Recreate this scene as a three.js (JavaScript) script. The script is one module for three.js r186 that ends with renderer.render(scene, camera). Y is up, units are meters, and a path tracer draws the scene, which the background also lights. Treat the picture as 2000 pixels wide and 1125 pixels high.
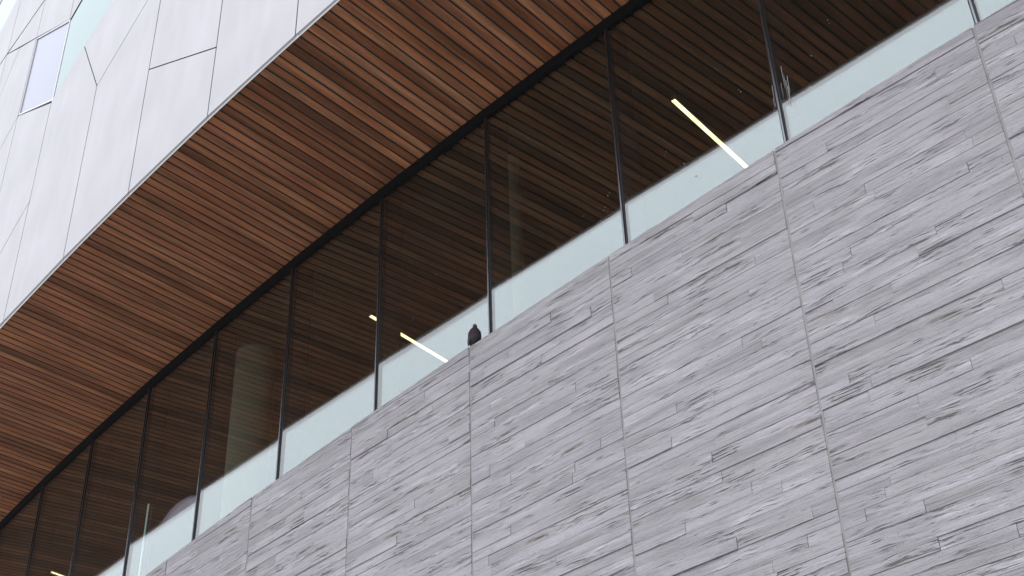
import * as THREE from 'three';
import { RectAreaLightUniformsLib } from 'three/addons/lights/RectAreaLightUniformsLib.js';
import { mergeGeometries, mergeVertices } from 'three/addons/utils/BufferGeometryUtils.js';

// ---------------------------------------------------------------- camera, sky, sun, exposure
const scene = new THREE.Scene();
const EYE = 1.6;                                   // height of the eye above the plaza
const camera = new THREE.PerspectiveCamera(2 * Math.atan(562.5 / 2760.45) * 180 / Math.PI, 2000 / 1125, 0.1, 900);
camera.position.set(0, EYE, 0);
camera.rotation.set(0.62259, 0, -0.03443, 'XYZ');
const renderer = new THREE.WebGLRenderer({ antialias: true });
renderer.toneMapping = THREE.LinearToneMapping;
renderer.toneMappingExposure = 3.2;
renderer.shadowMap.enabled = true;
RectAreaLightUniformsLib.init();

function rng(seed) { let a = seed >>> 0; return () => { a = (a + 0x6D2B79F5) >>> 0; let t = a; t = Math.imul(t ^ (t >>> 15), t | 1); t ^= t + Math.imul(t ^ (t >>> 7), t | 61); return ((t ^ (t >>> 14)) >>> 0) / 4294967296; }; }
// periodic value noise on a lattice of px by py cells, x and y in cells
function lattice(px, py, seed) {
  const r = rng(seed), a = new Float32Array(px * py); for (let i = 0; i < a.length; i++) a[i] = r();
  return (x, y) => {
    let xi = Math.floor(x), yi = Math.floor(y); let fx = x - xi, fy = y - yi; fx = fx * fx * (3 - 2 * fx); fy = fy * fy * (3 - 2 * fy);
    const x0 = ((xi % px) + px) % px, x1 = (x0 + 1) % px, y0 = ((yi % py) + py) % py, y1 = (y0 + 1) % py;
    const p = a[y0 * px + x0], q = a[y0 * px + x1], s = a[y1 * px + x0], t = a[y1 * px + x1];
    return (p + (q - p) * fx) * (1 - fy) + (s + (t - s) * fx) * fy;
  };
}
{ // an overcast sky: brighter overhead than near the horizon, soft uneven cloud
  const w = 512, h = 256, d = new Float32Array(w * h * 4);
  const n1 = lattice(10, 6, 3), n2 = lattice(26, 16, 4), n3 = lattice(70, 40, 5);
  for (let j = 0; j < h; j++) for (let i = 0; i < w; i++) {
    const el = ((j + 0.5) / h - 0.5) * Math.PI, u = i / w, v = j / h;
    const c = 0.5 * n1(u * 10, v * 6) + 0.32 * n2(u * 26, v * 16) + 0.18 * n3(u * 70, v * 40);
    const L = el > 0 ? (1 + 2 * Math.sin(el)) / 3 * (0.90 + 0.2 * c) : 0.3;
    const k = (j * w + i) * 4, L0 = 1.02 * Math.max(L, 0.3);
    d[k] = L0 * 0.945; d[k + 1] = L0; d[k + 2] = L0 * 1.065; d[k + 3] = 1;
  }
  const t = new THREE.DataTexture(d, w, h, THREE.RGBAFormat, THREE.FloatType);
  t.mapping = THREE.EquirectangularReflectionMapping; t.magFilter = t.minFilter = THREE.LinearFilter; t.colorSpace = THREE.LinearSRGBColorSpace; t.needsUpdate = true;
  scene.background = t; scene.environment = t;
}
const sun = new THREE.DirectionalLight(new THREE.Color(1, 0.975, 0.94), 0.55);
sun.position.set(-14, 44, 16); sun.target.position.set(0, 6, -12); sun.castShadow = true; sun.shadow.radius = 45;
sun.shadow.mapSize.set(2048, 2048); Object.assign(sun.shadow.camera, { left: -40, right: 40, top: 40, bottom: -40, near: 1, far: 120 });
scene.add(sun, sun.target);

// ---------------------------------------------------------------- plan of the building: a gently curved line in metres
const S = 2.0;                                     // width of one bay
const PL = { x0: 1.194376, z0: -4.806577, h: -2.382402, k: 0.016213, k2: 0.0001739, Hc: 4.163216, g: 0.186085, Hg: 5.904405, He: 5.838438, yr: -0.039294, ds: 0.033564 };
const heading = s => PL.h + PL.k * s + PL.k2 * s * s / 2;
const S0 = -8, S1 = 18, NS = 5200, plan = new Float64Array((NS + 1) * 2);
{ const at0 = Math.round(-S0 / (S1 - S0) * NS), st = (S1 - S0) / NS; plan[at0 * 2] = PL.x0; plan[at0 * 2 + 1] = PL.z0;
  for (let i = at0; i < NS; i++) { const h = heading(S0 + (i + .5) * st); plan[i * 2 + 2] = plan[i * 2] + Math.cos(h) * st; plan[i * 2 + 3] = plan[i * 2 + 1] + Math.sin(h) * st; }
  for (let i = at0; i > 0; i--) { const h = heading(S0 + (i - .5) * st); plan[i * 2 - 2] = plan[i * 2] - Math.cos(h) * st; plan[i * 2 - 1] = plan[i * 2 + 1] - Math.sin(h) * st; } }
function P(s, off, y) {                            // bay coordinate, distance outwards (bays), height above the eye (bays) -> metres
  const f = (s - S0) / (S1 - S0) * NS, i = Math.min(NS - 1, Math.max(0, Math.floor(f))), t = f - i, h = heading(s);
  const x = plan[i * 2] + (plan[i * 2 + 2] - plan[i * 2]) * t, z = plan[i * 2 + 1] + (plan[i * 2 + 3] - plan[i * 2 + 1]) * t;
  return new THREE.Vector3((x + off * Math.sin(h)) * S, y * S + EYE, (z - off * Math.cos(h)) * S);
}
const Wd = s => { const t = s / 10; return 1.036967 + 0.187066 * t - 0.401903 * t * t + 0.261269 * t * t * t; };   // overhang of the soffit
const G = -PL.g, HG = PL.Hg, HE = PL.He, topOf = s => PL.Hc + PL.yr * s;
const soffitY = (s, off) => HG + (HE - HG) * (off - G) / (Wd(s) - G);

// ---------------------------------------------------------------- helpers
function geo(pos, idx, uv) {
  const g = new THREE.BufferGeometry(); g.setAttribute('position', new THREE.Float32BufferAttribute(pos, 3));
  if (uv) g.setAttribute('uv', new THREE.Float32BufferAttribute(uv, 2)); if (idx) g.setIndex(idx); return g;
}
class MB {                                         // quads and triangles, flat shaded
  constructor() { this.p = []; this.u = []; }
  tri(a, b, c, ua = [0, 0], ub = [0, 0], uc = [0, 0]) { this.p.push(a.x, a.y, a.z, b.x, b.y, b.z, c.x, c.y, c.z); this.u.push(...ua, ...ub, ...uc); return this; }
  quad(a, b, c, d, ua, ub, uc, ud) { return this.tri(a, b, c, ua, ub, uc).tri(a, c, d, ua, uc, ud); }
  geo() { const g = geo(this.p, null, this.u); g.computeVertexNormals(); return g; }
}
// prism between two rings of points (same length); front ring first; convex or triangulated by the given triangles
function prism(front, back, tris, uvOf) {
  const m = new MB(), n = front.length, u = front.map((p, i) => uvOf ? uvOf(i) : [0, 0]);
  for (const [a, b, c] of tris) { m.tri(front[a], front[b], front[c], u[a], u[b], u[c]); m.tri(back[c], back[b], back[a], u[c], u[b], u[a]); }
  for (let i = 0; i < n; i++) { const j = (i + 1) % n; m.quad(front[i], back[i], back[j], front[j], u[i], u[i], u[j], u[j]); }
  return m.geo();
}
const fan = n => Array.from({ length: n - 2 }, (_, i) => [0, i + 1, i + 2]);
const used = {};
const numbered = n => { const k = used[n] = (used[n] ?? -1) + 1; return k ? `${n}_${String(k).padStart(3, '0')}` : n; };
function mesh(name, g, m, parent) { const o = new THREE.Mesh(g, m); o.name = parent === scene ? numbered(name) : name; o.castShadow = o.receiveShadow = true; parent.add(o); return o; }
function thing(name, label, category, group, at) { const o = new THREE.Group(); o.name = numbered(name); o.userData = { label, category }; if (group) o.userData.group = group; if (at) o.position.copy(at); scene.add(o); return o; }
function tag(o, label, category, group) { o.userData = { label, category }; if (group) o.userData.group = group; return o; }
function structure(name, g, m) { const o = mesh(name, g, m, scene); o.userData.kind = 'structure'; return o; }
const rgb = (r, g, b) => new THREE.Color().setRGB(r, g, b);
function std(r, g, b, rough = 0.8, o = {}) { return new THREE.MeshStandardMaterial({ color: rgb(r, g, b), roughness: rough, ...o }); }
function canvasTex(w, h, fill, srgb, byte = true) {
  const d = new Uint8Array(w * h * 4); fill(d, w, h);
  const t = new THREE.DataTexture(d, w, h, THREE.RGBAFormat); t.wrapS = t.wrapT = THREE.RepeatWrapping; t.magFilter = THREE.LinearFilter; t.minFilter = THREE.LinearMipmapLinearFilter; t.generateMipmaps = true;
  if (srgb) t.colorSpace = THREE.SRGBColorSpace; t.needsUpdate = true; return t;
}
const clamp = (x, a = 0, b = 1) => Math.min(b, Math.max(a, x)), smooth = (a, b, x) => { const t = clamp((x - a) / (b - a)); return t * t * (3 - 2 * t); };

// ---------------------------------------------------------------- textures
// imprint of rough-sawn boards in concrete, 2.4 m by 0.8 m: height and colour
const CT = { w: 2048, h: 1024 };
const grain = new Float32Array(CT.w * CT.h), stain = new Float32Array(CT.w * CT.h);
{
  const wob = lattice(9, 8, 11), wob2 = lattice(30, 20, 12), rough = lattice(5, 10, 13), rough2 = lattice(16, 40, 14);
  const st1 = lattice(8, 74, 15), st2 = lattice(19, 138, 16), st3 = lattice(60, 250, 17), pit = lattice(300, 200, 18), big = lattice(6, 9, 19), fine = lattice(700, 400, 20), thin = lattice(6, 150, 21);
  const r = rng(77), knots = []; for (let i = 0; i < 26; i++) knots.push([r() * CT.w, r() * CT.h, 10 + r() * 18, 7 + r() * 9]);
  for (let j = 0; j < CT.h; j++) for (let i = 0; i < CT.w; i++) {
    const u = i / CT.w, v = j / CT.h;
    let vv = v + 0.026 * (wob(u * 9, v * 8) - 0.5) + 0.009 * (wob2(u * 30, v * 20) - 0.5), ring = 0;
    for (const [kx, ky, ka, kb] of knots) {
      let dx = Math.abs(i - kx), dy = j - ky; if (dx > CT.w / 2) dx = CT.w - dx; if (dy > CT.h / 2) dy -= CT.h; if (dy < -CT.h / 2) dy += CT.h;
      if (dx > ka * 8 || Math.abs(dy) > kb * 6) continue;
      const e = Math.exp(-(dx * dx / (ka * ka * 6) + dy * dy / (kb * kb * 3))); vv += 0.012 * e * Math.sign(dy || 1); const q = Math.sqrt(dx * dx / (ka * ka) + dy * dy / (kb * kb)); if (q < 2) ring += 0.4 * (1 - q / 2) * (0.5 + 0.5 * Math.cos(q * 9));
    }
    const a = st1(u * 8, vv * 74), b = st2(u * 19, vv * 138), c = st3(u * 60, vv * 250), t = thin(u * 6, vv * 150);
    const m = smooth(0.44, 0.70, 0.55 * rough(u * 5, v * 10) + 0.45 * rough2(u * 16, v * 40));      // where the saw tore the fibres
    const ridges = 0.34 * a + 0.38 * b + 0.28 * c;
    const torn = smooth(0.47, 0.30, ridges) * (0.12 + 0.88 * m), line = smooth(0.20, 0.10, t) * (0.35 + 0.65 * b);
    grain[j * CT.w + i] = clamp(0.66 + (0.10 + 0.42 * m) * (ridges - 0.5) - 0.5 * torn - 0.22 * line - 0.25 * ring + 0.05 * (fine(u * 700, v * 400) - 0.5) - 0.25 * smooth(0.88, 0.95, pit(u * 300, v * 200)));
    stain[j * CT.w + i] = clamp(0.60 + 0.16 * (big(u * 6, v * 9) - 0.5) + (0.07 + 0.24 * m) * (ridges - 0.5) * 2 - 0.50 * torn * (0.5 + 0.5 * b) - 0.22 * line - 0.16 * ring + 0.10 * (fine(u * 700, v * 400) - 0.5) - 0.2 * smooth(0.88, 0.95, pit(u * 300, v * 200)));
  }
}
const concreteMap = canvasTex(CT.w, CT.h, d => { const wb = lattice(9, 22, 31), wc = lattice(30, 70, 32);
  for (let k = 0; k < CT.w * CT.h; k++) { const u = (k % CT.w) / CT.w, v = Math.floor(k / CT.w) / CT.h, s = stain[k], brown = smooth(0.60, 0.82, 0.6 * wb(u * 9, v * 22) + 0.4 * wc(u * 30, v * 70)) * smooth(0.62, 0.3, s);
    const L = 92 + 180 * s; d[k * 4] = clamp(L - 6 * brown, 0, 255); d[k * 4 + 1] = clamp(L * 0.99 - 12 * brown, 0, 255); d[k * 4 + 2] = clamp(L * 1.012 - 26 * brown, 0, 255); d[k * 4 + 3] = 255; } }, true);
const concreteBump = canvasTex(CT.w, CT.h, d => { for (let k = 0; k < CT.w * CT.h; k++) { const v = grain[k] * 255; d[k * 4] = d[k * 4 + 1] = d[k * 4 + 2] = v; d[k * 4 + 3] = 255; } }, false);
// sawn cedar, 4 m by 0.5 m
const WT = { w: 2048, h: 512 }; const woodBumpA = new Float32Array(WT.w * WT.h);
const woodMap = canvasTex(WT.w, WT.h, d => {
  const l1 = lattice(6, 9, 41), l2 = lattice(16, 60, 42), l3 = lattice(40, 150, 43), l4 = lattice(120, 230, 44), sp = lattice(300, 140, 45), f = lattice(900, 500, 46), wv = lattice(14, 8, 47), red = lattice(9, 16, 48);
  for (let j = 0; j < WT.h; j++) for (let i = 0; i < WT.w; i++) {
    const u = i / WT.w, v0 = j / WT.h, v = v0 + 0.03 * (wv(u * 14, v0 * 8) - 0.5), k = (j * WT.w + i) * 4;
    const g = 0.4 * l2(u * 16, v * 60) + 0.35 * l3(u * 40, v * 150) + 0.25 * l4(u * 120, v * 230), t = l1(u * 6, v0 * 9), speck = smooth(0.9, 0.97, sp(u * 300, v0 * 140));
    woodBumpA[j * WT.w + i] = clamp(g * 0.8 + 0.2 * f(u * 900, v0 * 500) - 0.4 * speck);
    const L = 0.72 + 0.30 * (g - 0.5) + 0.26 * (t - 0.5) + 0.10 * (f(u * 900, v0 * 500) - 0.5) - 0.3 * speck, rr = red(u * 9, v0 * 16) - 0.5;
    d[k] = clamp(L * 255 * (1 + 0.05 * rr), 0, 255); d[k + 1] = clamp(L * 252 * (1 - 0.08 * rr), 0, 255); d[k + 2] = clamp(L * 250 * (1 - 0.16 * rr), 0, 255); d[k + 3] = 255;
  }
}, true);
const woodBump = canvasTex(WT.w, WT.h, d => { for (let k = 0; k < WT.w * WT.h; k++) { d[k * 4] = d[k * 4 + 1] = d[k * 4 + 2] = woodBumpA[k] * 255; d[k * 4 + 3] = 255; } }, false);
// faint unevenness of painted metal, 3 m square
const paintMap = canvasTex(512, 512, d => { const a = lattice(5, 5, 51), b = lattice(20, 6, 52), c = lattice(256, 256, 53);
  for (let k = 0; k < 512 * 512; k++) { const u = (k % 512) / 512, v = Math.floor(k / 512) / 512, L = 238 + 10 * (a(u * 5, v * 5) - 0.5) + 8 * (b(u * 20, v * 6) - 0.5) + 6 * (c(u * 256, v * 256) - 0.5); d[k * 4] = L; d[k * 4 + 1] = L; d[k * 4 + 2] = L; d[k * 4 + 3] = 255; } }, true);

// ---------------------------------------------------------------- materials
const concreteMats = [[0.408, 0.395, 0.408], [0.393, 0.383, 0.393], [0.421, 0.408, 0.421], [0.397, 0.389, 0.393], [0.413, 0.397, 0.415]].map(c => std(...c, 0.9, { map: concreteMap, bumpMap: concreteBump, bumpScale: 0.011 }));
const concreteDeep = std(0.20, 0.19, 0.19, 0.95), sealant = std(0.20, 0.19, 0.19, 0.85);
const woodTones = { // cedar, from pale to dark, linear
  pale: [0.93, 0.435, 0.225], honey: [0.78, 0.335, 0.165], orange: [0.72, 0.275, 0.115], rose: [0.68, 0.262, 0.145], mid: [0.52, 0.205, 0.100], brown: [0.36, 0.142, 0.064], grey: [0.36, 0.172, 0.095], dark: [0.29, 0.110, 0.050], deep: [0.22, 0.081, 0.036] };
const woodMats = Object.fromEntries(Object.entries(woodTones).map(([k, c]) => [k, new THREE.MeshPhysicalMaterial({ color: rgb(...c.map((x, i) => (x * 0.62 + [0.55, 0.215, 0.105][i] * 0.38) * 0.63)), roughness: 0.72, specularIntensity: 0.35, map: woodMap, bumpMap: woodBump, bumpScale: 0.0012 })]));
const black = new THREE.MeshPhysicalMaterial({ color: rgb(0.006, 0.006, 0.007), roughness: 0.95, specularIntensity: 0.25 }), voidMat = std(0.008, 0.007, 0.007, 0.95);
const frameMetal = std(0.20, 0.20, 0.225, 0.24, { metalness: 0.95 }), gasket = std(0.01, 0.01, 0.012, 0.5), finMetal = std(0.02, 0.02, 0.023, 0.5);
const cladMat = std(0.362, 0.345, 0.372, 0.5, { map: paintMap }), cladUnder = std(0.36, 0.352, 0.38, 0.5), trimMat = std(0.80, 0.80, 0.82, 0.3);
const glassOut = new THREE.MeshPhysicalMaterial({ color: rgb(0.83, 0.935, 0.93), roughness: 0.03, metalness: 0, transmission: 1, thickness: 0, ior: 2.1, side: THREE.DoubleSide });
const glassIn = new THREE.MeshPhysicalMaterial({ color: rgb(0.83, 0.935, 0.93), roughness: 0.03, metalness: 0, transmission: 1, thickness: 0, ior: 2.1, side: THREE.DoubleSide });

// ---------------------------------------------------------------- ground
{ const g = new THREE.PlaneGeometry(700, 700, 1, 1); g.rotateX(-Math.PI / 2); structure('ground', g, std(0.40, 0.388, 0.37, 0.9)); }

// ---------------------------------------------------------------- concrete wall: one precast panel to each bay, cast against short boards
const clipTop = (poly, f) => { const out = []; for (let i = 0; i < poly.length; i++) { const a = poly[i], b = poly[(i + 1) % poly.length], fa = a[1] - f(a[0]), fb = b[1] - f(b[0]); if (fa <= 0) out.push(a); if (fa * fb < 0) { const t = fa / (fa - fb); out.push([a[0] + (b[0] - a[0]) * t, a[1] + (b[1] - a[1]) * t]); } } return out; };
function insetPoly(poly, d) { // move every edge of a counter-clockwise polygon inwards by d
  const n = poly.length, lines = poly.map((a, i) => { const b = poly[(i + 1) % n], l = Math.hypot(b[0] - a[0], b[1] - a[1]) || 1e-9, nx = -(b[1] - a[1]) / l, ny = (b[0] - a[0]) / l, e = typeof d === 'function' ? d(i) : d; return [nx, ny, nx * a[0] + ny * a[1] + e]; });
  return lines.map((q, i) => { const p = lines[(i + n - 1) % n], det = p[0] * q[1] - p[1] * q[0]; if (Math.abs(det) < 1e-9) { return [poly[i][0] + q[0] * (typeof d === 'function' ? d(i) : d), poly[i][1] + q[1] * (typeof d === 'function' ? d(i) : d)]; } return [(p[2] * q[1] - q[2] * p[1]) / det, (p[0] * q[2] - q[0] * p[2]) / det]; });
}
const ROW = 0.0515, JOINT = 0.0118 / S;
const panelLabels = {
  '-2': 'narrow sliver of board-imprinted concrete panel along the right edge of the photo', '-1': 'nearest full concrete panel with board imprint, under the rightmost whole window pane', 0: 'board-imprinted concrete panel below the brightest light strip', 1: 'board-imprinted concrete panel whose top left corner the pigeon sits above',
  2: 'board-imprinted concrete panel just left of the joint under the pigeon', 3: 'second board-imprinted concrete panel left of the pigeon joint', 4: 'third board-imprinted concrete panel left of the pigeon joint', 5: 'smallest visible board-imprinted concrete panel, at the bottom left', 6: 'board-imprinted concrete panel next in the row beyond the bottom left corner' };
function concretePanel(j) {                        // bay from s = j to s = j + 1
  const r = rng(900 + j * 37), A = P(j, 0, 0), B = P(j + 1, 0, 0), along = B.clone().sub(A), L = along.length(); along.normalize(); along.y = 0;
  const out = new THREE.Vector3(-along.z, 0, along.x); if (out.dot(P(j, 1, 0).sub(A)) < 0) out.negate();
  const base = A.clone(); base.y = 0;
  const T = thing('concrete_panel', panelLabels[j], 'concrete panel', 'board-formed concrete wall panels', base);
  const at = (x, y, o) => along.clone().multiplyScalar(x).addScaledVector(out, o).add(new THREE.Vector3(0, y * S + EYE, 0));     // x in metres, y in bays
  const top = x => topOf(j + x / L), seen = [2.0, 2.0, 1.9, 2.2, 2.5, 2.9, 3.3, 3.7, 3.7][j + 2] - 0.22, e = JOINT * S;
  const y0 = Math.floor(seen / ROW) * ROW - ROW * (0.2 + 0.6 * r());
  // slab behind the boards
  const slab = clipTop([[e, -EYE / S], [L - e, -EYE / S], [L - e, 9], [e, 9]], x => top(x) - 0.004);
  mesh('slab', prism(slab.map(p => at(p[0], p[1], -0.016)), slab.map(p => at(p[0], p[1], -0.16)), fan(slab.length)), concreteDeep, T);
  const low = clipTop([[e, -EYE / S], [L - e, -EYE / S], [L - e, y0 - 0.002], [e, y0 - 0.002]], top);
  mesh('plinth', prism(low.map(p => at(p[0], p[1], -0.002)), low.map(p => at(p[0], p[1], -0.0155)), fan(low.length), i => [low[i][0] / 2.4, low[i][1] * S / 0.8]), concreteMats[3], T);
  // sealant in the joint on the left of the panel
  const gx = [[L - e + 0.001, -EYE / S], [L + e - 0.001, -EYE / S], [L + e - 0.001, top(L) - 0.006], [L - e + 0.001, top(L) - 0.006]];
  mesh('joint_seal', prism(gx.map(p => at(p[0], p[1], -0.008)), gx.map(p => at(p[0], p[1], -0.03)), fan(4)), sealant, T);
  for (let row = 0; ; row++) {
    const ya = y0 + row * ROW, yb = ya + ROW; if (ya > Math.max(top(0), top(L)) - 0.004) break;
    const proud = r() < 0.12 ? 0.002 + 0.005 * r() : r() > 0.9 ? -0.003 : 0;
    const cuts = [e]; let x = e + 0.12 + 2.3 * r(); while (x < L - e - 0.16) { if (x - cuts[cuts.length - 1] > 0.14) cuts.push(x); x += 0.7 + 2.2 * r(); } cuts.push(L - e);
    for (let c = 0; c + 1 < cuts.length; c++) {
      const hgap = r() < 0.3 ? 0.0014 : 0.0003, vgap = r() < 0.5 ? 0.0014 : 0.0006;
      let poly = [[cuts[c] + (c ? vgap : 0), ya + hgap / S], [cuts[c + 1] - (c + 2 < cuts.length ? vgap : 0), ya + hgap / S], [cuts[c + 1] - (c + 2 < cuts.length ? vgap : 0), yb - hgap / S], [cuts[c] + (c ? vgap : 0), yb - hgap / S]];
      poly = clipTop(poly, top); if (poly.length < 3) continue;
      const ms = poly.map(p => [p[0], p[1] * S]); let area = 0; ms.forEach((p, i) => { const q = ms[(i + 1) % ms.length]; area += p[0] * q[1] - q[0] * p[1]; }); if (area / 2 < 0.0012) continue;
      let o = (r() - 0.5) * 0.0035 + proud; const w = r(); if (w < 0.16) o += 0.003 + 0.006 * r(); else if (w > 0.88) o -= 0.003 + 0.004 * r();
      const tilt = (r() - 0.5) * 0.005, twist = (r() - 0.5) * 0.003, bev = 0.0012 + 0.0014 * r();
      const ins = insetPoly(ms, bev), ym = (ya + yb) / 2 * S, xm = (cuts[c] + cuts[c + 1]) / 2;
      const dep = p => o + tilt * (p[1] - ym) / (ROW * S) + twist * (p[0] - xm);
      const ru = r() * 7, rv = r() * 7, fl = r() < 0.5 ? -1 : 1, uv = p => [p[0] / 2.4 * fl + ru, p[1] / 0.8 + rv];
      const m = new MB(), n = ms.length, F = ins.map(p => at(p[0], p[1] / S, dep(p))), M = ms.map(p => at(p[0], p[1] / S, dep(p) - bev)), K = ms.map(p => at(p[0], p[1] / S, -0.0155));
      for (const [a, b, d] of fan(n)) m.tri(F[a], F[b], F[d], uv(ins[a]), uv(ins[b]), uv(ins[d]));
      for (let i = 0; i < n; i++) { const k = (i + 1) % n; m.quad(M[i], M[k], F[k], F[i], uv(ms[i]), uv(ms[k]), uv(ins[k]), uv(ins[i])); m.quad(K[i], K[k], M[k], M[i], uv(ms[i]), uv(ms[k]), uv(ms[k]), uv(ms[i])); }
      mesh('board', m.geo(), concreteMats[Math.floor(r() * concreteMats.length)], T);
    }
  }
  return T;
}
for (let j = -2; j <= 6; j++) concretePanel(j);

// ---------------------------------------------------------------- curtain wall above the concrete
const CW = thing('curtain_wall', 'long band of dark reflective window panes between wood ceiling and concrete wall', 'window wall');
const PB = 3.2, PT = HG - 0.045;                   // foot and head of the panes
function chordFrame(a, b, off) { const A = P(a, off, 0), B = P(b, off, 0); A.y = B.y = 0; const u = B.clone().sub(A), L = u.length(); u.normalize(); const n = new THREE.Vector3(-u.z, 0, u.x); if (n.dot(P(a, off + 1, 0).setY(0).sub(A)) < 0) n.negate(); return { A, u, n, L, at: (x, y, o) => A.clone().addScaledVector(u, x).addScaledVector(n, o).add(new THREE.Vector3(0, y * S + EYE, 0)) }; }
function pane(f, off, tilt, sag, seed, lean) {     // a sheet of glass, very slightly bent where its edges are clamped
  const r = rng(seed), xs = [0, .004, .01, .018, .028, .04, .056, .08, .12, .2]; const X = []; for (const x of xs) X.push(x); for (let k = 1; k < 12; k++) X.push(0.2 + (f.L - 0.4) * k / 12); for (const x of [...xs].reverse()) X.push(f.L - x);
  const Y = []; for (let k = 0; k <= 10; k++) Y.push(PB + (PT - PB) * k / 10);
  const eL = (0.5 + r()) * sag, eR = (0.5 + r()) * sag, bow = (r() - 0.5) * 0.0016, lam = 0.034;
  const pos = [], nor = [], uv = [], idx = [];
  for (const y of Y) for (const x of X) {
    const dz = -eL * lam * Math.exp(-x / lam) - eR * lam * Math.exp(-(f.L - x) / lam) + tilt * (x - f.L / 2) + lean * (y - PB) * S + bow * Math.sin(Math.PI * x / f.L);
    const sl = eL * Math.exp(-x / lam) - eR * Math.exp(-(f.L - x) / lam) + tilt + bow * Math.PI / f.L * Math.cos(Math.PI * x / f.L);
    const p = f.at(0.01 + x * (f.L - 0.02) / f.L, y, off + dz), n = f.n.clone().addScaledVector(f.u, -sl).add(new THREE.Vector3(0, -lean, 0)).normalize();
    pos.push(p.x, p.y, p.z); nor.push(n.x, n.y, n.z); uv.push(x / f.L, (y - PB) / (PT - PB));
  }
  const w = X.length; const flip = new THREE.Vector3().crossVectors(f.u, new THREE.Vector3(0, 1, 0)).dot(f.n) < 0;
  for (let j = 0; j + 1 < Y.length; j++) for (let i = 0; i + 1 < w; i++) { const a = j * w + i, b = a + 1, c = a + w, d = c + 1; if (flip) idx.push(a, c, b, b, c, d); else idx.push(a, b, c, b, d, c); }
  const g = geo(pos, idx, uv); g.setAttribute('normal', new THREE.Float32BufferAttribute(nor, 3)); return g;
}
function boxIn(f, x0, x1, y0, y1, o0, o1) { const q = o => [f.at(x0, y0, o), f.at(x1, y0, o), f.at(x1, y1, o), f.at(x0, y1, o)]; return prism(q(o1), q(o0), fan(4)); }
for (let j = -5; j <= 12; j++) {
  const a = j + PL.ds, f = chordFrame(a, a + 1, G), r = rng(300 + j);
  const o = mesh('glass_pane', pane(f, 0, (r() - 0.5) * 0.0012, 0.0042, 500 + j, (r() - 0.5) * 0.001), glassOut, CW);
  mesh('inner_pane', pane(f, -0.022, (r() - 0.5) * 0.0030, 0.0036, 700 + j, (r() - 0.5) * 0.002 - 0.0016), glassIn, o);
  const m = new THREE.Group(); m.name = 'mullion'; CW.add(m);
  mesh('cap', boxIn(f, -0.0085, 0.0085, PB, HG - 0.02, 0.006, 0.024), frameMetal, m);
  mesh('gasket', boxIn(f, -0.026, 0.026, PB, HG - 0.02, -0.03, 0.0055), gasket, m);
  mesh('fin', boxIn(f, -0.022, 0.022, PB, HG - 0.03, -0.33, -0.031), finMetal, m);
  mesh('head_frame', boxIn(f, 0, f.L, PT - 0.022, HG + 0.03, -0.06, 0.034), black, CW);
  mesh('sill', boxIn(f, 0, f.L, PB - 0.05, PB + 0.02, -0.06, 0.03), frameMetal, CW);
}

// dried runs beside one mullion and specks of dirt on the panes, as in the photograph
{
  const r = rng(88), runs = std(0.27, 0.29, 0.30, 0.8), on = (s, y, o) => { const j = Math.floor(s - PL.ds), f = chordFrame(j + PL.ds, j + 1 + PL.ds, G); return f.at((s - PL.ds - j) * f.L, y, o); };
  for (const [s, y, len] of [[-0.012, 4.80, 0.30], [-0.018, 4.74, 0.42], [-0.024, 4.70, 0.36], [-0.029, 4.66, 0.26], [-0.034, 4.72, 0.22], [0.004, 4.70, 0.20], [0.054, 4.72, 0.28], [0.060, 4.64, 0.14]]) {
    const m = new MB(), n = 7; let x = s, w = 0.0016 + 0.002 * r(); const at = (i, d) => on(x + d / S, y - len / S * i / n, 0.0028);
    for (let i = 0; i < n; i++) { const a = at(i, -w), b = at(i, w); x += (r() - 0.45) * 0.0014; w *= 0.88; m.quad(a, b, at(i + 1, w), at(i + 1, -w)); }
    mesh('dried_run', m.geo(), runs, CW);
  }
  const m = new MB(); for (const [s0, y0] of [[0.11, 5.09], [0.135, 5.08], [0.345, 5.03], [0.24, 4.82], [0.62, 4.58], [1.3, 4.65], [1.11, 4.69], [0.555, 4.46], [1.455, 5.18], [2.495, 4.90], [1.16, 4.60], [1.19, 4.55], [0.72, 4.72], [-0.3, 4.9], [-0.18, 4.75], [1.8, 4.8], [2.7, 4.7], [3.3, 4.9], [3.7, 4.6], [4.4, 4.8]])
    for (let q = 0; q < 2; q++) { const s = s0 + (r() - 0.5) * 0.03 * q, y = y0 + (r() - 0.5) * 0.05 * q, a = 0.0025 + 0.004 * r(), c = on(s, y, 0.003), ring = []; for (let i = 0; i < 6; i++) { const t = i / 6 * Math.PI * 2, d = a * (0.6 + 0.7 * r()); ring.push(on(s + Math.cos(t) * d / S, y + Math.sin(t) * d * 1.5 / S, 0.003)); } for (let i = 0; i < 6; i++) m.tri(c, ring[i], ring[(i + 1) % 6]); }
  mesh('dirt_specks', m.geo(), std(0.25, 0.235, 0.21, 0.9), CW).userData.kind = 'stuff';
}

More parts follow.
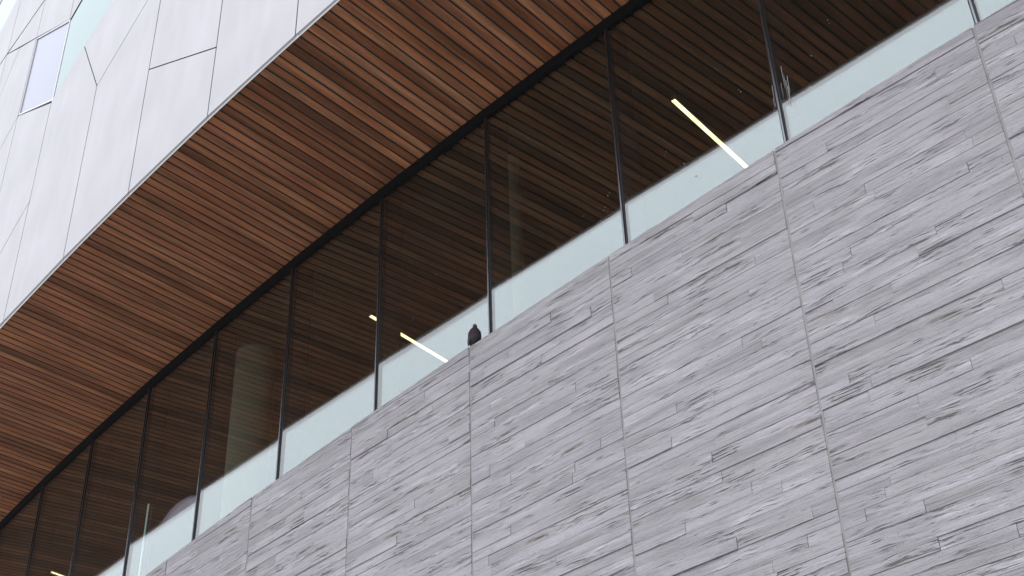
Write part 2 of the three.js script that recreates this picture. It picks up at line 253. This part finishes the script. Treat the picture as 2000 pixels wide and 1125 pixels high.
// ---------------------------------------------------------------- wood soffit
const SO = thing('wood_soffit', 'sloping underside of parallel brown wood boards below the white cladding', 'wood ceiling');
{
  const th = 128.6 * Math.PI / 180, d = [Math.cos(th), Math.sin(th)], e = [-d[1], d[0]];      // boards run along d, outwards; e across them
  const q = p => (p.x * e[0] + p.z * e[1]);
  const N = 1800, sA = -6, sB = 15, inner = [], outer = [];
  for (let i = 0; i <= N; i++) { const s = sA + (sB - sA) * i / N; inner.push([q(P(s, G + 0.016, 0)), s]); outer.push([q(P(s, Wd(s) - 0.001, 0)), s]); }
  const sOf = (tab, v) => { for (let i = 0; i + 1 < tab.length; i++) { const [a, s] = tab[i], [b, t] = tab[i + 1]; if ((a - v) * (b - v) <= 0) return s + (t - s) * (v - a) / (b - a); } return null; };
  const pitch = 0.0675 * S * Math.cos(0.155), gap = 0.027, q0 = q(P(2.11, G, 0)), sgn = Math.sign(inner[N][0] - inner[0][0]);
  // tones of the boards one can tell in the photograph, counted from the board at bay 2.11 towards the far end; the rest drawn at random
  const names = ['pale', 'honey', 'honey', 'honey', 'orange', 'rose', 'rose', 'rose', 'mid', 'mid', 'mid', 'brown', 'brown', 'grey', 'dark', 'deep'], key = { p: 'pale', h: 'honey', o: 'orange', r: 'rose', m: 'mid', b: 'brown', g: 'grey', d: 'dark', e: 'deep' };
  const seen = 'omhohbhhmdpbodp' + 'rhmbhohp' + 'bhphdephbpedmbhdmhrmhhdhrhmhhrbhhmhrhhmhdhhrmhrhdmhhrhmbhrhhohrdhmrhh', first = -23;   // as seen, counted from bay 2.11
  const r = rng(4242);
  for (let k = -82; k <= 150; k++) {
    const v0 = q0 + sgn * (k * pitch + gap / 2), v1 = q0 + sgn * ((k + 1) * pitch - gap / 2);
    const i0 = sOf(inner, v0), i1 = sOf(inner, v1), o0 = sOf(outer, v0), o1 = sOf(outer, v1); const pick = names[Math.floor(r() * names.length)], tone = key[seen[k - first]] ?? pick, ru = r() * 9, rv = r() * 9, dy = (r() - 0.5) * 0.003;
    if ([i0, i1, o0, o1].some(x => x === null)) continue;
    const c = [P(o0, Wd(o0) - 0.001, HE), P(o1, Wd(o1) - 0.001, HE), P(i1, G + 0.016, soffitY(i1, G + 0.016)), P(i0, G + 0.016, soffitY(i0, G + 0.016))];
    c.forEach(p => p.y += dy);
    const up = c.map(p => p.clone().add(new THREE.Vector3(0, 0.02, 0)));
    const len = c[0].distanceTo(c[3]), uv = [[ru, rv], [ru, rv + (pitch - gap) / 0.5], [ru + len / 4, rv + (pitch - gap) / 0.5], [ru + len / 4, rv]];
    // chamfered lower edges
    const m = new MB(), ch = 0.0014, w = c[1].clone().sub(c[0]).normalize(), w2 = c[2].clone().sub(c[3]).normalize();
    const b = [c[0].clone().addScaledVector(w, ch), c[1].clone().addScaledVector(w, -ch), c[2].clone().addScaledVector(w2, -ch), c[3].clone().addScaledVector(w2, ch)], e2 = c.map(p => p.clone().add(new THREE.Vector3(0, ch, 0)));
    m.quad(b[0], b[1], b[2], b[3], ...uv); m.quad(e2[0], b[0], b[3], e2[3], uv[0], uv[0], uv[3], uv[3]); m.quad(b[1], e2[1], e2[2], b[2], uv[1], uv[1], uv[2], uv[2]);
    m.quad(e2[0], e2[3], up[3], up[0], uv[0], uv[3], uv[3], uv[0]); m.quad(e2[1], up[1], up[2], e2[2], uv[1], uv[1], uv[2], uv[2]);
    m.quad(b[0], e2[0], e2[1], b[1], uv[0], uv[0], uv[1], uv[1]); m.quad(e2[0], up[0], up[1], e2[1], uv[0], uv[0], uv[1], uv[1]); m.quad(b[3], b[2], e2[2], e2[3], uv[3], uv[2], uv[2], uv[3]); m.quad(e2[3], e2[2], up[2], up[3], uv[3], uv[2], uv[2], uv[3]); m.quad(up[0], up[3], up[2], up[1], uv[0], uv[3], uv[2], uv[1]);
    mesh('board', m.geo(), woodMats[tone], SO);
  }
  // black felt above the boards, and the white trim along their outer ends
  const felt = new MB(), trim = new MB(), n = 140;
  for (let i = 0; i < n; i++) {
    const a = -4.6 + 17.6 * i / n, b = -4.6 + 17.6 * (i + 1) / n, U = 0.0055;
    const z = (s, off, dy) => P(s, off, soffitY(s, off) + dy / S);
    felt.quad(z(a, Wd(a) - 0.0015, U), z(b, Wd(b) - 0.0015, U), z(b, G - 0.03, U), z(a, G - 0.03, U)); felt.quad(z(a, Wd(a) - 0.0015, U + .01), z(a, G - 0.03, U + .01), z(b, G - 0.03, U + .01), z(b, Wd(b) - 0.0015, U + .01));
    const t = (s, o, dy) => P(s, Wd(s) + o, HE + dy / S), Q = [[0.001, -0.015], [0.006, -0.015], [0.006, 0.06], [0.001, 0.06]];
    for (let k = 0; k < 4; k++) { const [o, y] = Q[k], [o2, y2] = Q[(k + 1) % 4]; trim.quad(t(a, o, y), t(b, o, y), t(b, o2, y2), t(a, o2, y2)); }
  }
  mesh('felt', felt.geo(), voidMat, SO); mesh('edge_trim', trim.geo(), trimMat, SO);
}

// ---------------------------------------------------------------- white cladding above the soffit
const CL = thing('cladding_facade', 'pale lavender-white metal cladding with slanted panel joints and angular windows', 'facade');
{
  const CO = 0.022, V = [-3.9, -3.05, -2.15, -1.28, -0.4, 0.47, 1.345, 2.223, 3.095, 4.01, 4.885, 5.82, 6.645, 7.515, 8.37, 9.25, 10.1, 11].map(s => s * 1.0049), BOT = HE - 0.006;
  const cellOf = s => { for (let i = 0; i + 1 < V.length; i++) if (s <= V[i + 1] + 1e-6) return i; return V.length - 2; };
  const at = (s, y, o) => { const i = Math.max(0, cellOf(s)), t = (s - V[i]) / (V[i + 1] - V[i]); const a = P(V[i], Wd(V[i]) + CO + o, y), b = P(V[i + 1], Wd(V[i + 1]) + CO + o, y); return a.lerp(b, t); };
  function sheet(poly, name, mat, gapHalf, thick, out = 0, parent = CL) {     // polygon in (bay, height), counter-clockwise seen with s to the right
    let q = insetPoly(poly, gapHalf); const tri = THREE.ShapeUtils.triangulateShape(q.map(p => new THREE.Vector2(...p)), []);
    return mesh(name, prism(q.map(p => at(p[0], p[1], out)), q.map(p => at(p[0], p[1], out - thick)), tri, i => [q[i][0] * S / 3, q[i][1] * S / 3]), mat, parent);
  }
  const g = 0.0050, T = 0.003, TOP = 13.5;
  const panels = [];
  for (let i = 0; i < 7; i++) panels.push([[V[i], BOT], [V[i + 1], BOT], [V[i + 1], TOP], [V[i], TOP]]);
  const [v2, v3, v4, v5, v6, v7, v8, v9] = [2.223, 3.095, 4.01, 4.885, 5.82, 6.645, 7.515, 8.37];
  panels.push([[v2, BOT], [v3, BOT], [v3, TOP], [v2, TOP]],
    [[v3, BOT], [v4, BOT], [v4, 6.906], [v3, 6.40]], [[v3, 6.40], [v4, 6.906], [v4, TOP], [v3, TOP]],
    [[v4, BOT], [v5, BOT], [v5, 7.415], [v4, 7.906]], [[v4, 7.906], [v5, 7.415], [5.33, 8.19], [v5, 8.37], [v5, TOP], [v4, TOP]],
    [[v5, BOT], [v6, BOT], [v6, 7.975], [5.33, 8.19], [v5, 7.415]],
    [[v5, 9.34], [v6, 8.88], [v6, TOP], [v5, TOP]],
    [[v6, BOT], [v7, BOT], [v7, 6.50], [v6, 6.925]], [[v6, 6.925], [v7, 6.50], [v7, 8.417], [v6, 7.95]],
    [[v6, 8.897], [v7, 9.367], [v7, 9.87], [v6, 9.87]], [[v6, 9.884], [v7, 9.884], [v7, TOP], [v6, TOP]],
    [[v7, BOT], [v8, BOT], [v8, 8.0], [v7, 8.417]], [[v7, 8.417], [v8, 8.0], [v8, 9.05], [7.115, 9.631], [v7, 9.367]],
    [[v8, 9.05], [v8, 9.87], [7.115, 9.631]], [[v7, 9.367], [v8, 9.87], [v7, 9.87]], [[v7, 9.884], [v8, 9.884], [v8, TOP], [v7, TOP]],
    [[v8, BOT], [v9, BOT], [v9, 9.87], [v8, 9.87]], [[v8, 9.884], [v9, 9.884], [v9, 10.46], [v8, 10.86]], [[v8, 11.75], [v9, 11.32], [v9, TOP], [v8, TOP]],
    [[v9, BOT], [9.25, BOT], [9.25, TOP], [v9, TOP]], [[9.25, BOT], [10.1, BOT], [10.1, TOP], [9.25, TOP]], [[10.1, BOT], [11, BOT], [11, TOP], [10.1, TOP]]);
  const shift = q => q.map(([s, y]) => [s * 1.0049, y === BOT || y === TOP ? y : y + 0.0155 + (y - 5.8) * 0.0044]);
  for (let i = 7; i < panels.length; i++) panels[i] = shift(panels[i]);
  for (const p of panels) {
    const o = sheet(p, 'cladding_panel', cladMat, g, T);
    const foot = p.filter(c => c[1] === BOT);
    if (foot.length === 2) {                       // the panel folds under, back to the trim
      const [a, b] = [foot[0][0] + g, foot[1][0] - g], m = new MB(), y = BOT + g;
      const in_ = s => P(s, Wd(s) + 0.0063, HE - 0.001), ia = in_(a), ib = in_(b);
      m.quad(at(a, y, -0.0005), at(b, y, -0.0005), ib, ia); const lift = v => v.clone().add(new THREE.Vector3(0, 0.006, 0)); m.quad(lift(at(a, y, -0.0005)), lift(ia), lift(ib), lift(at(b, y, -0.0005)));
      mesh('return_fold', m.geo(), cladUnder, o);
    }
  }
  // pale cyan panes set flush, and one framed window
  const cyan = new THREE.MeshPhysicalMaterial({ color: rgb(0.20, 0.265, 0.27), roughness: 0.2, metalness: 0, ior: 1.5, specularIntensity: 0.15 });
  const lilac = new THREE.MeshPhysicalMaterial({ color: rgb(0.215, 0.22, 0.285), roughness: 0.2, metalness: 0, ior: 1.5, specularIntensity: 0.15 });
  const dark = std(0.05, 0.05, 0.07, 0.5), white = std(0.48, 0.48, 0.51, 0.4);
  for (const q of [[[v5, 8.37], [v6 - 0.025, 7.99], [v6 - 0.025, 8.865], [v5, 9.34]], [[v8, 10.86], [v9, 10.46], [v9, 11.32], [v8, 11.75]]]) {
    const w = sheet(shift(q), 'window', cyan, g * 0.8, T, -0.004); w.userData.label = 'pale cyan frameless window pane'; 
  }
  const wq = shift([[v6 - 0.02, 7.955], [v7, 8.417], [v7, 9.367], [v6 - 0.02, 8.897]]), W = new THREE.Group(); W.name = 'window'; W.userData.label = 'slanted window with thin white frame and lilac pane'; CL.add(W);
  const ring = (d0, d1, out, th, name, mat) => { const A = insetPoly(wq, d0), B = insetPoly(wq, d1), m = new MB(), f = (p, o) => at(p[0], p[1], o);
    for (let i = 0; i < 4; i++) { const k = (i + 1) % 4; m.quad(f(A[i], out), f(A[k], out), f(B[k], out), f(B[i], out)); m.quad(f(A[i], out - th), f(A[k], out - th), f(A[k], out), f(A[i], out)); m.quad(f(B[i], out), f(B[k], out), f(B[k], out - th), f(B[i], out - th)); } mesh(name, m.geo(), mat, W); };
  ring(0.001, 0.007, -0.006, 0.02, 'outer_gasket', dark); ring(0.007, 0.019, -0.001, 0.02, 'frame', white); ring(0.019, 0.025, -0.008, 0.02, 'gasket', dark);
  const pq = insetPoly(wq, 0.025), tri = fan(4); mesh('pane', prism(pq.map(p => at(p[0], p[1], -0.010)), pq.map(p => at(p[0], p[1], -0.02)), tri), lilac, W);
  { // crescent-shaped plate under the outer ends of the boards, left of the frame; the glass mirrors it
    const inn = [[7.33, 1.055], [7.36, 1.004], [7.395, 0.982], [7.47, 0.967], [7.59, 0.966], [7.72, 0.985], [7.84, 1.014], [7.95, 1.045], [8.06, 1.06]], pts = [...inn.map(([s, o]) => [s, Math.min(o, Wd(s))]), [7.85, Wd(7.85) + 0.002], [7.6, Wd(7.6) + 0.002]].reverse();
    const low = pts.map(([s, o]) => P(s, o, soffitY(s, o) - 0.014)), hi = pts.map(([s, o]) => P(s, o, soffitY(s, o) - 0.003)), tri = THREE.ShapeUtils.triangulateShape(pts.map(p => new THREE.Vector2(...p)), []);
    const q = mesh('soffit_plate', prism(low, hi, tri), std(0.80, 0.66, 0.80, 0.6), CL); q.userData.label = 'mauve crescent-shaped plate mirrored in the glass at lower left';
  }
  // dark wall behind the open joints
  const m = new MB(); for (let i = 0; i + 1 < V.length; i++) { const o = -0.026; m.quad(at(V[i] + 1e-5, HE + 0.02, o), at(V[i + 1], HE + 0.02, o), at(V[i + 1], TOP, o), at(V[i] + 1e-5, TOP, o)); }
  mesh('backing', m.geo(), voidMat, CL);
}

// ---------------------------------------------------------------- room behind the glass
{
  const strip = (f0, f1, name, mat) => { const m = new MB(), n = 34; for (let i = 0; i < n; i++) { const a = -5 + 18 * i / n, b = -5 + 18 * (i + 1) / n; m.quad(f0(a), f0(b), f1(b), f1(a)); } structure(name, m.geo(), mat); };
  const D = -4.2, C = HG - 0.02, F = PB - 0.03;
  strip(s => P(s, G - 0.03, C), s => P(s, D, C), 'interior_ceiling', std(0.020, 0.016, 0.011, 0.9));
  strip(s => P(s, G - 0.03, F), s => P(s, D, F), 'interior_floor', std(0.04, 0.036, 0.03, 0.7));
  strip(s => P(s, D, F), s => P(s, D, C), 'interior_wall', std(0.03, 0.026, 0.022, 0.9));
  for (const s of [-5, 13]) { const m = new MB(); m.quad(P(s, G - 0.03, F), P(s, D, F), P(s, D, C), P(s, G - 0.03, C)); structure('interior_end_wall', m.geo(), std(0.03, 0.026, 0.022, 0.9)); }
}
// round columns near the glass
function column(s, off, rad, label, tone = 1) {
  const p = P(s, off, PB - 0.03), h = (HG - 0.02 - PB + 0.03) * S, T = thing('interior_column', label, 'column', 'columns behind the glass', p), m = std(0.17 * tone, 0.132 * tone, 0.095 * tone, 0.85);
  const sh = new THREE.CylinderGeometry(rad, rad, h - 0.01, 40, 1); sh.translate(0, h / 2, 0); mesh('shaft', sh, m, T);
  const b = new THREE.CylinderGeometry(rad + 0.02, rad + 0.02, 0.1, 40, 1); b.translate(0, 0.06, 0); mesh('base', b, std(0.08, 0.08, 0.08, 0.6), T);
}
column(5.19, -0.62, 0.30, 'pale round column seen dimly through the glass far left of the pigeon');
column(2.26, -0.60, 0.13, 'slim pale column seen dimly through the glass right of the pigeon', 0.6);
// linear lamps under the ceiling
const glow = new THREE.MeshStandardMaterial({ color: rgb(0.9, 0.85, 0.7), emissive: rgb(1, 0.72, 0.33), emissiveIntensity: 1.05, roughness: 0.6 }), lampBody = std(0.04, 0.04, 0.04, 0.5);
function lamp(s, off, len, label) {
  const th = 128.6 * Math.PI / 180, a = P(s, off, 5.6), dir = new THREE.Vector3(-Math.cos(th), 0, -Math.sin(th)), T = thing('linear_lamp', label, 'lamp', 'lamp strips behind the glass', a);
  T.rotation.y = Math.atan2(-dir.z, dir.x);        // local x runs into the room
  const b = new THREE.BoxGeometry(len, 0.06, 0.056); b.translate(len / 2, 0.034, 0); mesh('housing', b, lampBody, T);
  const g = new THREE.BoxGeometry(len - 0.004, 0.008, 0.050); g.translate(len / 2, 0, 0); mesh('diffuser', g, glow, T);
  for (const x of [0.25, len - 0.25]) { const h = (HG - 0.02 - 5.6) * S - 0.07, w = new THREE.CylinderGeometry(0.003, 0.003, h, 6); w.translate(x, 0.064 + h / 2, 0); mesh('hanger', w, lampBody, T); }
  const L = new THREE.RectAreaLight(new THREE.Color(1, 0.72, 0.30), 1.05, len, 0.05); L.position.set(len / 2, -0.006, 0); L.rotation.x = -Math.PI / 2; T.add(L);
}
lamp(1.0, -0.70, 2.6, 'long glowing warm lamp strip seen through the glass near the upper right');
lamp(3.885, -0.745, 2.6, 'shorter glowing lamp strip seen through the glass just left of the pigeon');
lamp(9.15, -0.75, 2.6, 'glowing lamp strip end cut off by the bottom left edge of the photo');
// a thin rod inside, far left
{
  const a = P(5.90, -0.24, PB - 0.03), T = thing('thin_rod', 'thin upright bright rod standing behind the glass at lower left', 'rod', null, a);
  const h = (4.80 - PB + 0.03) * S, g = new THREE.CylinderGeometry(0.013, 0.016, h, 12); g.translate(0, h / 2, 0); mesh('pole', g, std(0.88, 0.85, 0.80, 0.4), T);
  const b = new THREE.CylinderGeometry(0.055, 0.06, 0.02, 24); b.translate(0, 0.01, 0); mesh('base', b, lampBody, T);
}

// ---------------------------------------------------------------- the pigeon on the wall
{
  const at = P(1.992, -0.028, topOf(1.992)); at.y += 0.002;
  const T = thing('pigeon', 'dark pigeon with purple chest sitting hunched on top of the concrete wall', 'pigeon', null, at);
  const toCam = new THREE.Vector3(-at.x, 0, -at.z).normalize(); T.rotation.y = Math.atan2(toCam.x, toCam.z) + 0.12;   // local +z looks towards the camera
  // rings from belly to crown: [height, forward shift, half width, half depth]
  const R = [[0.012, 0.000, 0.008, 0.012], [0.020, 0.002, 0.026, 0.040], [0.040, 0.008, 0.046, 0.066], [0.070, 0.016, 0.061, 0.080], [0.100, 0.022, 0.069, 0.082], [0.130, 0.028, 0.071, 0.076], [0.158, 0.034, 0.068, 0.067], [0.180, 0.040, 0.059, 0.055], [0.197, 0.046, 0.046, 0.044], [0.210, 0.050, 0.032, 0.036], [0.221, 0.054, 0.0245, 0.031], [0.235, 0.056, 0.0235, 0.029], [0.248, 0.055, 0.0215, 0.026], [0.258, 0.053, 0.016, 0.019], [0.264, 0.052, 0.007, 0.009]];
  const n = 40, pos = [], col = [], idx = [], rr = rng(5);
  const pl = [[0, [0.030, 0.030, 0.034]], [0.10, [0.040, 0.039, 0.042]], [0.125, [0.026, 0.021, 0.027]], [0.148, [0.050, 0.019, 0.043]], [0.172, [0.030, 0.015, 0.031]], [0.19, [0.016, 0.020, 0.028]], [0.215, [0.022, 0.025, 0.034]], [0.27, [0.020, 0.022, 0.031]]];
  const plum = y => { for (let i = 0; i + 1 < pl.length; i++) if (y <= pl[i + 1][0]) { const t = (y - pl[i][0]) / (pl[i + 1][0] - pl[i][0]); return pl[i][1].map((a, k) => a + (pl[i + 1][1][k] - a) * t); } return pl[pl.length - 1][1]; };
  const K = 56, ringAt = t => { const f = t * (R.length - 1), i = Math.min(R.length - 2, Math.floor(f)), u = f - i, g = k => R[Math.min(R.length - 1, Math.max(0, k))]; return R[0].map((_, c) => { const p0 = g(i - 1)[c], p1 = g(i)[c], p2 = g(i + 1)[c], p3 = g(i + 2)[c]; return 0.5 * (2 * p1 + (p2 - p0) * u + (2 * p0 - 5 * p1 + 4 * p2 - p3) * u * u + (3 * p1 - p0 - 3 * p2 + p3) * u * u * u); }); };
  for (let k = 0; k <= K; k++) { const [y, z, a, b] = ringAt(k / K); for (let i = 0; i < n; i++) { const w = i / n * Math.PI * 2, tail = Math.max(0, -Math.cos(w)), fe = 1 + 0.025 * Math.sin(w * 9 + k * 2.3) * (y < 0.18 ? 1 : 0); pos.push(Math.sin(w) * a * fe, y, z + Math.cos(w) * b * fe - tail * tail * 0.05 * Math.max(0, 1 - Math.abs(y - 0.07) / 0.08)); const c = plum(y), j = 0.55 + 0.3 * rr(); col.push(c[0] * j, c[1] * j, c[2] * j); } }
  const cap = (y, z, at0, up) => { const c = pos.length / 3; pos.push(0, y, z); col.push(0.05, 0.05, 0.06); for (let i = 0; i < n; i++) { const a = at0 + i, b = at0 + (i + 1) % n; up ? idx.push(a, b, c) : idx.push(b, a, c); } };
  for (let k = 0; k < K; k++) for (let i = 0; i < n; i++) { const a = k * n + i, b = k * n + (i + 1) % n, c = a + n, d = b + n; idx.push(a, b, c, b, d, c); }
  cap(0.010, 0, 0, false); cap(0.265, 0.052, K * n, true);
  const g = geo(pos, idx); g.setAttribute('color', new THREE.Float32BufferAttribute(col, 3)); g.computeVertexNormals();
  mesh('body', g, new THREE.MeshPhysicalMaterial({ vertexColors: true, roughness: 0.85, specularIntensity: 0.4 }), T);
  const wingMat = std(0.022, 0.023, 0.028, 0.85), horn = std(0.05, 0.05, 0.05, 0.5);
  for (const s of [-1, 1]) {
    const w = new THREE.SphereGeometry(1, 28, 18); w.scale(0.017, 0.058, 0.098); w.rotateX(0.62); w.rotateZ(s * 0.08); w.translate(s * 0.054, 0.106, -0.022); mesh('wing', w, wingMat, T);
    const e = new THREE.SphereGeometry(0.0042, 12, 10); e.translate(s * 0.0205, 0.238, 0.069); mesh('eye', e, std(0.30, 0.08, 0.02, 0.2), T);
    const L = []; const lg = new THREE.CylinderGeometry(0.0045, 0.004, 0.03, 8); lg.translate(s * 0.024, 0.015, 0.022); L.push(lg);
    for (const a of [-0.45, 0, 0.45, Math.PI]) { const t = new THREE.CylinderGeometry(0.0028, 0.0016, a === Math.PI ? 0.014 : 0.026, 6); t.rotateX(Math.PI / 2); t.translate(0, 0.003, a === Math.PI ? 0.007 : 0.013); t.rotateY(a); t.translate(s * 0.024, 0, 0.022); L.push(t); }
    mesh('foot', mergeGeometries(L), std(0.30, 0.09, 0.09, 0.6), T);
  }
  const bk = new THREE.ConeGeometry(0.0052, 0.022, 12); bk.rotateX(Math.PI / 2 + 0.35); bk.translate(0, 0.228, 0.094); mesh('beak', bk, horn, T);
  const ce = new THREE.SphereGeometry(0.0042, 12, 8); ce.scale(1.3, 0.8, 1); ce.translate(0, 0.2345, 0.0855); mesh('cere', ce, std(0.62, 0.60, 0.58, 0.7), T);
  const tl = new THREE.BoxGeometry(0.05, 0.008, 0.13, 1, 1, 1); tl.rotateX(-0.28); tl.translate(0, 0.032, -0.125); mesh('tail', tl, std(0.035, 0.037, 0.045, 0.7), T);
}
renderer.render(scene, camera);
